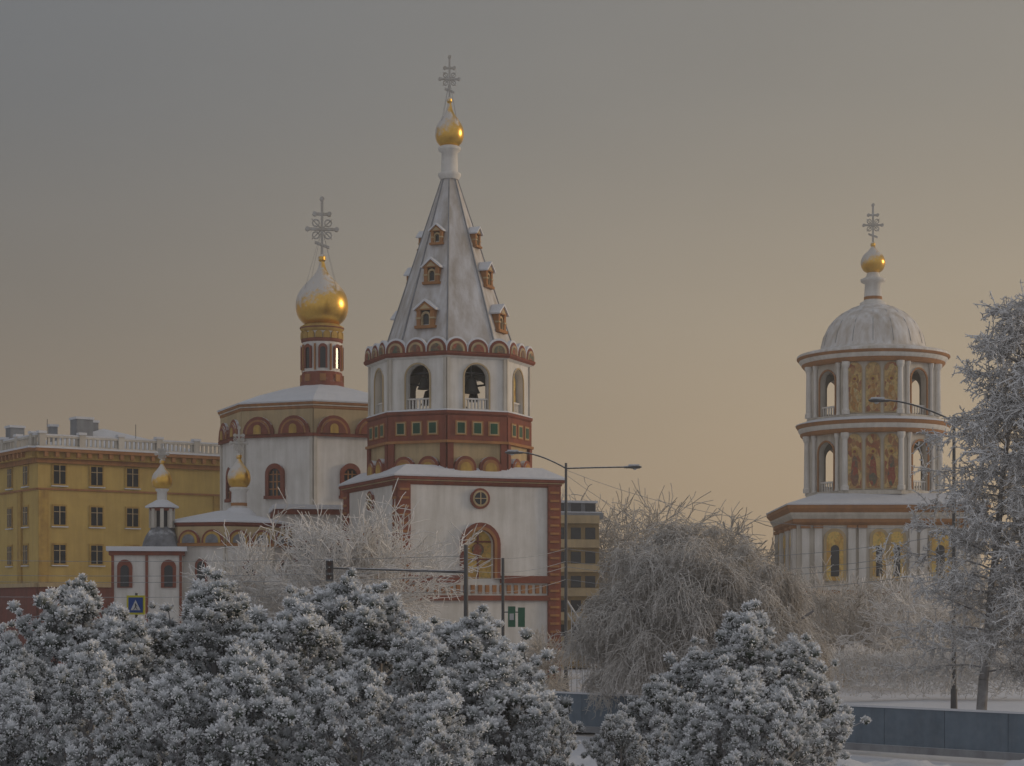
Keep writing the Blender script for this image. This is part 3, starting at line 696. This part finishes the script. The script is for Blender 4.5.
# ============================================================ VEGETATION
def tubes(P0,P1,R0,R1,n=3):
    P0=np.asarray(P0,float);P1=np.asarray(P1,float);R0=np.asarray(R0);R1=np.asarray(R1)
    d=P1-P0; d/=np.linalg.norm(d,axis=1,keepdims=True)+1e-9
    ref=np.where(np.abs(d[:,2:3])>.9,np.array([[1.,0,0]]),np.array([[0,0,1.]])); a=np.cross(d,ref); a/=np.linalg.norm(a,axis=1,keepdims=True)+1e-9; b=np.cross(d,a)
    m=len(P0); V=np.empty((m,2*n,3))
    for j in range(n):
        t=2*math.pi*j/n; o=a*math.cos(t)+b*math.sin(t); V[:,j]=P0+o*R0[:,None]; V[:,n+j]=P1+o*R1[:,None]
    base=(np.arange(m)*2*n)[:,None]; fs=[]
    for j in range(n): fs.append(base+np.array([[j,(j+1)%n,n+(j+1)%n,n+j]]))
    return V.reshape(-1,3),np.concatenate(fs)
def rv(s=1): return Vector((random.gauss(0,s),random.gauss(0,s),random.gauss(0,s)))
def grow(segs,p,d,L,r,depth,kids=4,droop=0.,spread=.7,rmin=.012,wob=.16):
    n=4; st=L/n; pts=[p]
    for i in range(n):
        d=(d+rv(wob)+Vector((0,0,-droop))).normalized(); q=p+d*st; r2=max(r*(1-.55*(i+1)/n),rmin)
        segs.append((tuple(p),tuple(q),max(r*(1-.55*i/n),rmin),r2)); p=q; pts.append((p,d,r2))
    if depth<=0: return
    for k in range(kids):
        t=random.choice(pts[1:] if k else pts[-1:]); q,dd,rr=t
        nd=(dd+rv(spread)).normalized()
        grow(segs,q,nd,L*random.uniform(.5,.8),rr*.7,depth-1,kids,droop,spread,rmin,wob)
def segarr(segs): 
    return np.array([s[0] for s in segs]),np.array([s[1] for s in segs]),np.array([s[2] for s in segs]),np.array([s[3] for s in segs])
def icosphere():
    import bmesh
    bm=bmesh.new(); bmesh.ops.create_icosphere(bm,subdivisions=1,radius=1); v=np.array([x.co[:] for x in bm.verts]); f=np.array([[q.index for q in x.verts] for x in bm.faces]); bm.free(); return v,f
IV,IF=icosphere()
def fib(n):
    i=np.arange(n)+.5; ph=np.arccos(1-2*i/n); t=math.pi*(1+5**.5)*i; return np.stack([np.cos(t)*np.sin(ph),np.sin(t)*np.sin(ph),np.cos(ph)],1)
def pine_mesh(name,H,Rc,seed=0,pr=.17,nb=40,lump=1.0):
    random.seed(seed); g=np.random.default_rng(seed)
    segs=[]; cen=[]; rad=[]
    tr=[Vector((0,0,0))]
    for i in range(8): tr.append(tr[-1]+Vector((random.gauss(0,.06),random.gauss(0,.06),H/8)))
    for i in range(8): segs.append((tuple(tr[i]),tuple(tr[i+1]),.14*(1-i/9),.14*(1-(i+1)/9)))
    def tp(z): 
        i=min(int(z/(H/8)),7); return tr[i].lerp(tr[i+1],z/(H/8)-i)
    for b in range(nb):
        t=(b+.5)/nb; z=H*(.06+.90*t); az=b*2.4+random.uniform(-.6,.6)
        L=Rc*(1-t**1.8)*random.uniform(.45,1.3)+.25
        d=Vector((math.cos(az),math.sin(az),.15+.55*t)).normalized(); p=tp(z*.97); 
        n=6; prev=p
        for i in range(n):
            d=(d+Vector((0,0,.13))+rv(.09)).normalized(); q=prev+d*L/n
            segs.append((tuple(prev),tuple(q),.035*(1-i/8),.035*(1-(i+1)/8)))
            if i>=2 or L<.8:
                for _ in range(2+int(L*1.4)):
                    sd=(d*.5+rv(.6)+Vector((0,0,.35))).normalized(); sl=random.uniform(.14,.55)*min(1,L)
                    e=q+sd*sl; segs.append((tuple(q),tuple(e),.014,.01)); cen.append(tuple(e)); rad.append(pr*random.uniform(.5,1.25))
            prev=q
        cen.append(tuple(prev)); rad.append(pr*1.1)
    for _ in range(5): cen.append(tuple(tr[-1]+rv(.1))); rad.append(pr*.8)
    C=np.array(cen); Rr=np.array(rad); m=len(C)
    K=60; dirs=fib(K)
    ang=g.uniform(0,2*math.pi,m); ca,sa=np.cos(ang),np.sin(ang)
    dd=np.repeat(dirs[None],m,0); dd=dd+g.normal(0,.18,dd.shape); dd/=np.linalg.norm(dd,axis=2,keepdims=True)
    dx=dd[...,0]*ca[:,None]-dd[...,1]*sa[:,None]; dy=dd[...,0]*sa[:,None]+dd[...,1]*ca[:,None]; dd=np.stack([dx,dy,dd[...,2]*.9+.05],2)
    up=g.normal(0,1,dd.shape); w=np.cross(dd,up); w/=np.linalg.norm(w,axis=2,keepdims=True)+1e-9
    ln=Rr[:,None,None]*g.uniform(.85,1.1,(m,K,1)); c=C[:,None,:]
    a=c+dd*ln*.45+w*ln*.10; b=c+dd*ln*.45-w*ln*.10; t1=c+dd*ln+w*ln*.09; t2=c+dd*ln-w*ln*.09
    SV_=np.stack([a,b,t2,t1],2).reshape(-1,3); SF=np.arange(m*K*4).reshape(-1,4)
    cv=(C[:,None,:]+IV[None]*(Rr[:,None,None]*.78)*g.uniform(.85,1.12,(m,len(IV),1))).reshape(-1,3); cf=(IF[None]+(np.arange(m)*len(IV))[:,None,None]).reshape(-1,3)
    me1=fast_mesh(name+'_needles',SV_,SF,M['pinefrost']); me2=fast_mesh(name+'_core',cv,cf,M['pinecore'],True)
    v,f=tubes(*segarr(segs),n=5); me3=fast_mesh(name+'_wood',v,f,M['bark'],True)
    return me1,me2,me3
variants=[pine_mesh('pine_a',5.6,1.8,seed=1),pine_mesh('pine_b',5.3,2.05,seed=2,pr=.16),pine_mesh('pine_c',5.0,1.7,seed=3,pr=.18),pine_mesh('pine_d',5.4,1.85,seed=4,pr=.15,nb=46)]
Hs=[5.6,5.3,5.0,5.4]
def pine(px,D,topy,k,wid=1.0,rot=None):
    e=bpy.data.objects.new('frosted_pine_tree',None); sc.collection.objects.link(e); e.location=(X(px,D),D,0)
    s=Z(topy,D)/Hs[k]; e.scale=(s*wid,s*wid,s); e.rotation_euler[2]=random.uniform(0,6.28) if rot is None else rot
    for me,nm in zip(variants[k],('needles','inner_foliage','trunk_and_limbs')):
        o=bpy.data.objects.new(nm,me); sc.collection.objects.link(o); o.parent=e
random.seed(9)
pl=[(5,44,632,0,1.),(68,43,582,1,.95),(120,40,616,3,1.0),(160,45,614,0,1),(208,42,578,3,1.05),(252,44,604,2,1.05),(300,39,600,0,1.0),(338,44,577,1,.95),(385,42,592,3,1.05),
    (425,38,635,0,.95),(472,41,612,1,1.1),(512,38,648,2,1.05),(545,37,700,3,.8),(95,35,650,3,.9),(240,34,655,2,.95),(350,34,665,1,.9),(10,35,680,2,.9),(170,34,668,1,.9),(440,33,690,0,.95),(30,38,655,1,.9),
    (752,40,610,3,1.1),(700,41,648,0,.95),(800,41,642,2,.95),(655,39,682,2,1.0),(725,35,668,0,1.0),(775,35,682,1,.9),(622,38,712,0,.85),(690,36,700,3,.8)]
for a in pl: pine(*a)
# --- willow
def willow():
    D=78.; cx=X(698,D); H=Z(498,D); Rx=X(830,D)-X(698,D); 
    B=[];random.seed(11); 
    for k in range(9):
        az=k*.7+.3; p=Vector((0,0,.3)); d=Vector((math.cos(az)*.35,math.sin(az)*.35,1)).normalized()
        r=.2
        for i in range(6):
            d=(d+rv(.1)+Vector((math.cos(az)*.16,math.sin(az)*.16,0))).normalized(); q=p+d*H*.118; B.append((tuple(p),tuple(q),r,r*.8)); r*=.8; p=q
    S=[]; lob=[]
    ztop=lambda rr:H*max(.22,(1-min(rr,1)**2.3))**.5
    for n in range(330):
        az=random.uniform(0,6.28); rr=math.sqrt(random.random())*.95
        zt=ztop(rr)
        f=random.random()**.5
        lob.append((math.cos(az)*Rx*rr*.95,math.sin(az)*Rx*rr*.85,max(1.0,zt*(.22+.70*f)),random.uniform(.45,1.0)))
    for n in range(13500):
        c=random.choice(lob); az=random.uniform(0,6.28); sz=c[3]
        p=Vector(c[:3])+rv(.24*sz)
        out=Vector((math.cos(az),math.sin(az),random.uniform(.1,.9))); 
        cen=Vector((c[0],c[1],0)); 
        if cen.length>.1: out+=cen.normalized()*.35
        d=out.normalized(); L=random.uniform(.6,2.1)*sz; k=6; st=L/k; r=.0125
        g=random.uniform(.28,.7)
        for i in range(k):
            d=(d+Vector((0,0,-g))+rv(.17)).normalized(); q=p+d*st
            if q.z<.2: break
            S.append((tuple(p),tuple(q),r,r*.95)); 
            if random.random()<.8:
                e=q+(d*.4+rv(.6)).normalized()*random.uniform(.08,.28); S.append((tuple(q),tuple(e),.0115,.009))
            p=q; r*=.96
    e=bpy.data.objects.new('frosted_willow_tree',None); sc.collection.objects.link(e); e.location=(cx,D,0)
    v,f=tubes(*segarr(B),n=6); link(fast_mesh('limbs',v,f,M['bark'],True),'limbs',e)
    v,f=tubes(*segarr(S),n=3); link(fast_mesh('hanging_twigs',v,f,M['willow']),'hanging_twigs',e)
willow()
def baretree(px,D,topy,seed,kids=4,depth=4,mat='rime',L0=.36,spread=.55,name='rime_covered_tree',rmin=.014,lean=(0,0)):
    random.seed(seed); H=Z(topy,D); S=[]
    for k in range(4):
        az=k*1.57+random.uniform(-.4,.4)
        grow(S,Vector((0,0,0)),Vector((math.cos(az)*.28+lean[0],math.sin(az)*.28+lean[1],1)).normalized(),H*L0,.13,depth,kids,0,spread,rmin,.12)
    P0,P1,a,b=segarr(S); mz=np.percentile(P1[:,2],99.6); k=H/mz
    v,f=tubes(P0*k,P1*k,a,b,n=3); link(fast_mesh(name,v,f,M[mat]),name,None,(X(px,D),D,0))
baretree(378,97,506,5,5,4,rmin=.022); baretree(292,99,522,6,5,4,rmin=.022); baretree(338,95,530,8,5,4,rmin=.02); baretree(258,102,552,9,5,4,rmin=.02)
baretree(543,96,632,12,5,4,'fartwig')
baretree(838,124,574,14,5,4,'fartwig',rmin=.028); baretree(905,120,566,15,5,4,'rime',rmin=.026)
# --- tall larch right
def larch(px,D,topy,lean,seed,name,Rm=3.2):
    random.seed(seed); H=Z(topy,D); W=[];S=[]; p=Vector((0,0,0)); n=14; tr=[p]
    for i in range(n):
        p=p+Vector((lean*H/n+random.gauss(0,.05),random.gauss(0,.05),H/n)); tr.append(p)
    for i in range(n): W.append((tuple(tr[i]),tuple(tr[i+1]),.2*(1-i/(n+1))+.02,.2*(1-(i+1)/(n+1))+.02))
    nb=80
    for b in range(nb):
        t=.16+.84*(b/nb); i=min(int(t*n),n-1); base=tr[i].lerp(tr[i+1],t*n-i); az=b*2.4+random.uniform(-.5,.5)
        L=(Rm*(1-t)**.65+.5)*random.uniform(.5,1.2); d=Vector((math.cos(az),math.sin(az),.35)).normalized(); q=base;k=8
        for j in range(k):
            d=(d+Vector((0,0,-.05 if j<5 else .06))+rv(.07)).normalized(); e=q+d*L/k; W.append((tuple(q),tuple(e),.045*(1-j/9),.045*(1-(j+1)/9)))
            if j>=1:
                for _ in range(6):
                    sd=(d*.5+rv(.6)).normalized(); L2=random.uniform(.25,.95); a=e
                    for m in range(3):
                        sd=(sd+Vector((0,0,-.14))+rv(.1)).normalized(); a2=a+sd*L2/3; S.append((tuple(a),tuple(a2),.024,.022))
                        for _ in range(4):
                            c=a2+(sd*.5+rv(.7)).normalized()*random.uniform(.06,.18); S.append((tuple(a2),tuple(c),.024,.016))
                        a=a2
            q=e
    e=bpy.data.objects.new(name,None); sc.collection.objects.link(e); e.location=(X(px,D),D,0)
    v,f=tubes(*segarr(W),n=6); link(fast_mesh('trunk_and_limbs',v,f,M['bark'],True),'trunk_and_limbs',e)
    v,f=tubes(*segarr(S),n=3); link(fast_mesh('frosted_sprays',v,f,M['larch']),'frosted_sprays',e)
larch(978,72,303,.09,21,'frosted_larch_tree',4.3)
larch(1055,70,360,-.02,22,'frosted_larch_tree',4.2)
def far():
    random.seed(31); bases=[]
    for k in range(4):
        S=[]
        for q in range(3):
            grow(S,Vector((0,0,0)),Vector((math.cos(q*2.1)*.3,math.sin(q*2.1)*.3,1)).normalized(),.36,.012,4,4,0,.6,.0028,.13)
        A=list(segarr(S)); mz=np.percentile(A[1][:,2],99.5); bases.append((A[0]/mz,A[1]/mz,A[2],A[3]))
    V=[];Fs=[];o=0
    spots=[]
    for i in range(46):
        px=-60+i*26+random.uniform(-8,8); D=random.uniform(195,260); spots.append((px,D,random.uniform(572,590)))
    for i in range(8): spots.append((600+i*10,random.uniform(176,190),random.uniform(492,518)))
    for i in range(14): spots.append((775+i*18,random.uniform(135,150),random.uniform(562,592)))
    for px,D,ty in spots:
        A=random.choice(bases); H=Z(ty,D); a=random.uniform(0,6.28); R=np.array([[math.cos(a),-math.sin(a),0],[math.sin(a),math.cos(a),0],[0,0,1]])*H; R[:2]*=1.15
        off=np.array([X(px,D),D,0]); v,f=tubes(A[0]@R.T+off,A[1]@R.T+off,A[2]*H*.9,A[3]*H*.9,3); V.append(v);Fs.append(f+o);o+=len(v)
    link(fast_mesh('distant_tree_line',np.concatenate(V),np.concatenate(Fs),M['fartwig']),'distant_tree_line')
far()
def hedge(px0,px1,D,top,name):
    random.seed(int(px0)); x0,x1=X(px0,D),X(px1,D); H=Z(top,D); S=[]
    for n in range(int((x1-x0)*320)):
        x=random.uniform(x0,x1); y=D+random.uniform(-1,1); zz=H*random.random()**.6*(.93+.07*math.sin(x*1.7)); p=Vector((x,y,zz*.85)); d=(rv(.6)+Vector((0,-.1,.6))).normalized()
        for i in range(3):
            q=p+d*.16; S.append((tuple(p),tuple(q),.022,.018)); d=(d+rv(.35)).normalized(); p=q
    v,f=tubes(*segarr(S),n=3); link(fast_mesh(name,v,f,M['rime']),name)
hedge(832,1060,108,641,'frosted_hedge'); hedge(590,835,112,640,'frosted_hedge')
# ============================================================ HAZE (real ice-fog volume) 
def fog():
    m=bpy.data.materials.new('ice_fog'); m.use_nodes=True; nt=m.node_tree; nt.nodes.clear()
    o=nt.nodes.new('ShaderNodeOutputMaterial'); v=nt.nodes.new('ShaderNodeVolumeScatter'); v.inputs['Color'].default_value=(.95,.95,.95,1); v.inputs['Density'].default_value=.0009; v.inputs['Anisotropy'].default_value=.2
    nt.links.new(v.outputs[0],o.inputs['Volume'])
    B=Bld('ice_fog'); B.box('fog_volume',m,(0,150,-1),(700,500,90)); B.done()
fog()
# ============================================================ LIGHT
w=bpy.data.worlds.new('World'); sc.world=w; w.use_nodes=True; nt=w.node_tree
bg=nt.nodes['Background']
EL,AZ=10,80
sky=nt.nodes.new('ShaderNodeTexSky'); sky.sky_type='NISHITA'; sky.sun_disc=False; sky.sun_elevation=math.radians(EL); sky.sun_rotation=math.radians(AZ); sky.dust_density=4; sky.air_density=1.2
tc=nt.nodes.new('ShaderNodeTexCoord'); sp=nt.nodes.new('ShaderNodeSeparateXYZ'); nt.links.new(tc.outputs['Generated'],sp.inputs[0])
def ramp(pts):
    r=nt.nodes.new('ShaderNodeValToRGB'); cr=r.color_ramp; cr.interpolation='B_SPLINE'
    while len(cr.elements)<len(pts): cr.elements.new(.5)
    for e,(p,c) in zip(cr.elements,pts): e.position=p; e.color=(*c,1)
    nt.links.new(sp.outputs[2],r.inputs[0]); return r.outputs[0]
Lr=ramp([(0,(.26,.195,.135)),(.07,(.265,.205,.148)),(.15,(.195,.175,.15)),(.25,(.128,.142,.158)),(.45,(.16,.175,.20)),(1,(.20,.22,.25))])
Rr_=ramp([(0,(.47,.345,.215)),(.07,(.50,.375,.24)),(.15,(.455,.37,.26)),(.26,(.27,.253,.22)),(.45,(.23,.23,.23)),(1,(.20,.22,.25))])
def mr(sock,a,b):
    n=nt.nodes.new('ShaderNodeMapRange'); n.interpolation_type='SMOOTHSTEP'; n.inputs[1].default_value=a; n.inputs[2].default_value=b; nt.links.new(sock,n.inputs[0]); return n.outputs[0]
haze=mixc(nt,mr(sp.outputs[0],-.38,.38),Lr,Rr_)
mp=nt.nodes.new('ShaderNodeMapping'); mp.inputs['Scale'].default_value=(2.2,2.2,6); nt.links.new(tc.outputs['Generated'],mp.inputs[0])
nz=noise(nt,1.4,4,mp.outputs[0],.5); mul=math_(nt,'MULTIPLY_ADD',nz,.22,.89)
hsv=nt.nodes.new('ShaderNodeVectorMath'); hsv.operation='SCALE'; nt.links.new(haze,hsv.inputs[0]); nt.links.new(mul,hsv.inputs['Scale'])
back=mixc(nt,mr(sp.outputs[1],-.5,.35),(.37,.375,.40),hsv.outputs[0])
b2=nt.nodes.new('ShaderNodeBackground'); nt.links.new(sky.outputs[0],b2.inputs[0]); b2.inputs[1].default_value=.004
nt.links.new(back,bg.inputs[0]); bg.inputs[1].default_value=1.0
ad=nt.nodes.new('ShaderNodeAddShader'); nt.links.new(bg.outputs[0],ad.inputs[0]); nt.links.new(b2.outputs[0],ad.inputs[1]); nt.links.new(ad.outputs[0],nt.nodes['World Output'].inputs[0])
sun=bpy.data.lights.new('sun','SUN'); sun.energy=1.4; sun.angle=math.radians(10); sun.color=(1,.76,.5)
so=bpy.data.objects.new('sun',sun); sc.collection.objects.link(so)
dv=Vector((math.sin(math.radians(AZ))*math.cos(math.radians(EL)),math.cos(math.radians(AZ))*math.cos(math.radians(EL)),math.sin(math.radians(EL))))
so.rotation_euler=dv.to_track_quat('Z','Y').to_euler()
cam=bpy.data.cameras.new('camera'); co=bpy.data.objects.new('camera',cam); sc.collection.objects.link(co); co.location=(0,0,EYE); co.rotation_euler=(math.radians(90),0,0)
cam.sensor_width=36; cam.lens=F*36/1024; cam.shift_y=227/1024; cam.clip_end=6000; cam.clip_start=.5
sc.camera=co
sc.view_settings.view_transform='Standard'; sc.view_settings.look='None'; sc.view_settings.exposure=0
